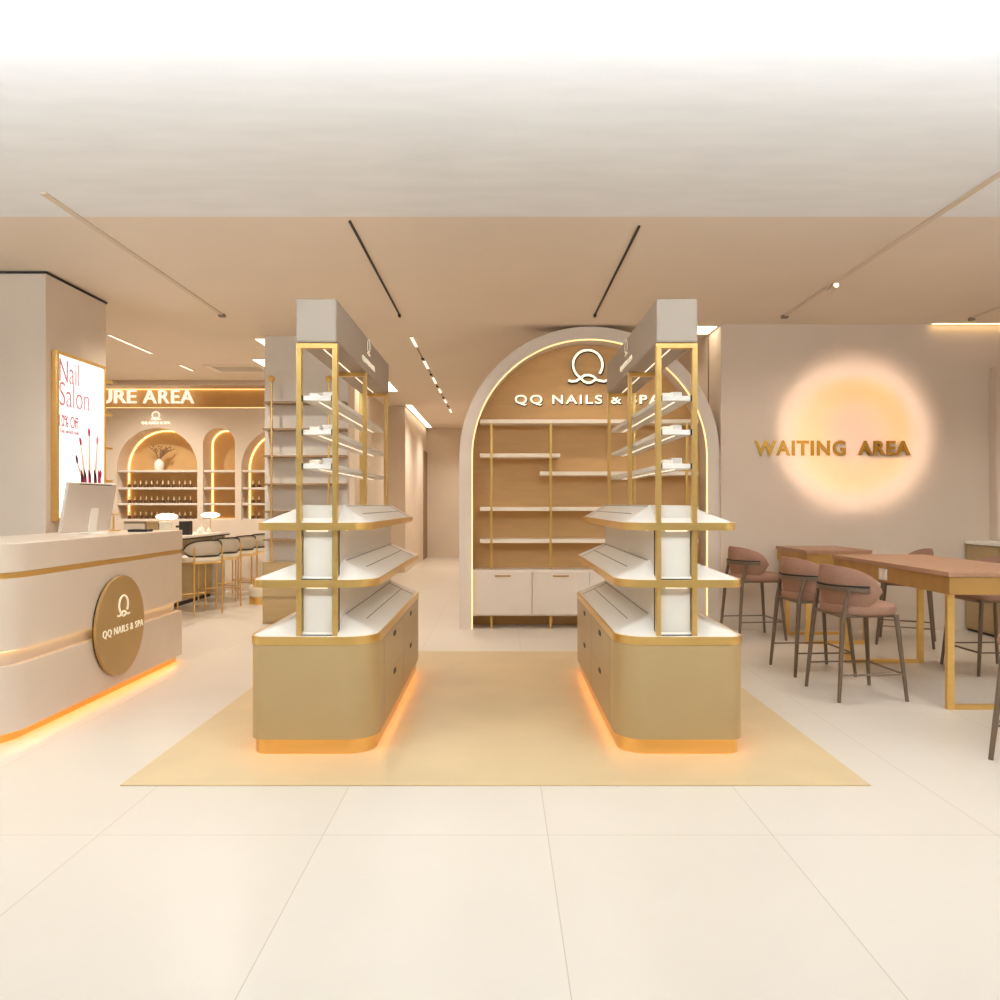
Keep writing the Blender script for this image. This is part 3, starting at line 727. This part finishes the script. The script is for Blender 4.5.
ge = nt.nodes.new('ShaderNodeNewGeometry'); sp = nt.nodes.new('ShaderNodeSeparateXYZ'); nt.links.new(ge.outputs['Incoming'], sp.inputs[0])
dy = 8.67-Lp.y
kx = mth('MULTIPLY', mth('DIVIDE', sp.outputs[0], sp.outputs[1]), dy); kz = mth('MULTIPLY', mth('DIVIDE', sp.outputs[2], sp.outputs[1]), dy)
ax = mth('SUBTRACT', kx, Cc[0]-Lp.x); az = mth('SUBTRACT', kz, Cc[1]-Lp.z)
rad = mth('SQRT', mth('ADD', mth('MULTIPLY', ax, ax), mth('MULTIPLY', az, az)))
rp = nt.nodes.new('ShaderNodeValToRGB'); nt.links.new(mth('DIVIDE', rad, 1.08), rp.inputs[0]); cr = rp.color_ramp
stops = ((0, (.85, .42, .36)), (.09, (.88, .50, .38)), (.26, (.95, .64, .45)), (.44, (1.0, .56, .15)), (.54, (1.0, .62, .25)), (.64, (1.0, .76, .62)), (.72, (.85, .66, .55)), (.80, (.45, .33, .26)), (.87, (.16, .11, .08)), (.94, (.03, .02, .012)), (1.0, (0, 0, 0)))
cr.elements[0].position = 0; cr.elements[0].color = stops[0][1]+(1,); cr.elements[1].position = 1; cr.elements[1].color = (0, 0, 0, 1)
for p, c in stops[1:-1]: e = cr.elements.new(p); e.color = c+(1,)
nt.links.new(rp.outputs[0], em.inputs[0])
ady = mth('ABSOLUTE', sp.outputs[1]); fal = mth('DIVIDE', dy*dy, mth('MULTIPLY', ady, mth('MULTIPLY', ady, ady)))
nt.links.new(mth('MULTIPLY', fal, 36.0), em.inputs[1])

# ================================================================== ceiling fittings
def track(x, y0, y1, wd, m, lab):
    cy = (y0+y1)/2; t = thing('ceiling_track', lab, 'ceiling track', (x, cy, CEIL))
    obj('rail', box(BM(), -wd, wd, y0-cy, y1-cy, -.012, 0), m, t)
    obj('end_cap', box(BM(), -wd*1.6, wd*1.6, y1-cy-.06, y1-cy, -.03, 0), 'dark' if m == 'dark' else 'grey', t, bevel=.003)
track(-1.06, 5.5, 8.25, .008, 'dark', 'thin dark ceiling track above the left island')
track(1.0, 5.6, 8.25, .008, 'dark', 'thin dark ceiling track above the right island')
track(-2.93, 5.0, 8.25, .02, 'track_pale', 'pale ceiling track above the reception desk')
track(3.02, 4.6, 8.3, .02, 'track_pale', 'pale ceiling track above the waiting area carrying the spotlight')
track(5.06, 5.5, 8.4, .015, 'track_pale', 'pale ceiling track at the far right edge')
def cbox(name, x0, x1, y0, y1, m, lab, cat, th=.006):
    o = thing(name, lab, cat, ((x0+x1)/2, (y0+y1)/2, CEIL)); a, b = (x1-x0)/2, (y1-y0)/2
    obj('diffuser', box(BM(), -a, a, -b, b, -th, 0), m, o)
    bm = BM(); prism(bm, [(-a-.01, -b-.01), (a+.01, -b-.01), (a+.01, b+.01), (-a-.01, b+.01)], -th-.002, 0, inner=[(-a, -b), (a, -b), (a, b), (-a, b)]); obj('rim', bm, 'white', o)
cbox('ceiling_light', -2.96, -2.0, 9.42, 9.95, 'panel', 'square ceiling light just behind the shelving column', 'ceiling light')
cbox('ceiling_light', -3.42, -2.6, 10.76, 11.3, 'panel', 'square ceiling light farther back left of the shelving column', 'ceiling light')
cbox('ceiling_light', -2.3, -1.81, 12.68, 13.8, 'panel', 'ceiling light showing as a bright corner right of the left island header', 'ceiling light')
cbox('ceiling_light', 2.08, 2.44, 8.75, 9.15, 'panel', 'small ceiling light behind the right island header', 'ceiling light')
cbox('ceiling_light', -1.9, -1.78, 15.7, 20.3, 'panel', 'long ceiling light slot along the hall wall', 'ceiling light')
cbox('ceiling_light', -4.64, -4.60, 9.2, 10.35, 'led_white', 'thin light line on the ceiling beside the poster pier', 'ceiling light')
cbox('ceiling_light', -4.62, -4.58, 11.2, 11.7, 'led_white', 'short thin light line on the ceiling before the area sign', 'ceiling light')
cbox('cove_light', 4.78, 5.78, 8.60, 8.655, 'led_warm', 'warm cove light at the top right of the waiting wall', 'cove light')
t = thing('ceiling_vent', 'pale square air vent on the ceiling before the area sign', 'vent', (-3.85, 11.5, CEIL))
bm = BM(); prism(bm, [(-.42, -.3), (.42, -.3), (.42, .3), (-.42, .3)], -.012, 0, inner=[(-.34, -.22), (.34, -.22), (.34, .22), (-.34, .22)]); obj('frame', bm, 'shelf_white', t)
bm = BM()
for i in range(7): box(bm, -.34, .34, -.2+i*.065, -.175+i*.065, -.01, 0)
obj('grille', bm, 'white', t)
t = thing('hall_light_track', 'row of white light bars and black spots along the hall ceiling', 'ceiling light', (-1.06, 13, CEIL))
obj('rail', box(BM(), -.008, .008, -3.7, 4.1, -.006, 0), 'grey', t)
for y0, y1 in ((9.35, 9.9), (10.9, 11.5), (12.3, 12.9), (13.5, 14.0), (14.9, 15.4), (16.4, 17.0)):
    obj('light_bar', box(BM(), -.015, .015, y0-13, y1-13, -.010, -.002), 'led_white', t)
for y in (10.7, 12.0, 13.2, 14.6, 15.9): obj('spot_head', tube(BM(), [(0, y-13, 0), (0, y-13, -.022)], .022, 12), 'black', t, smooth=True)
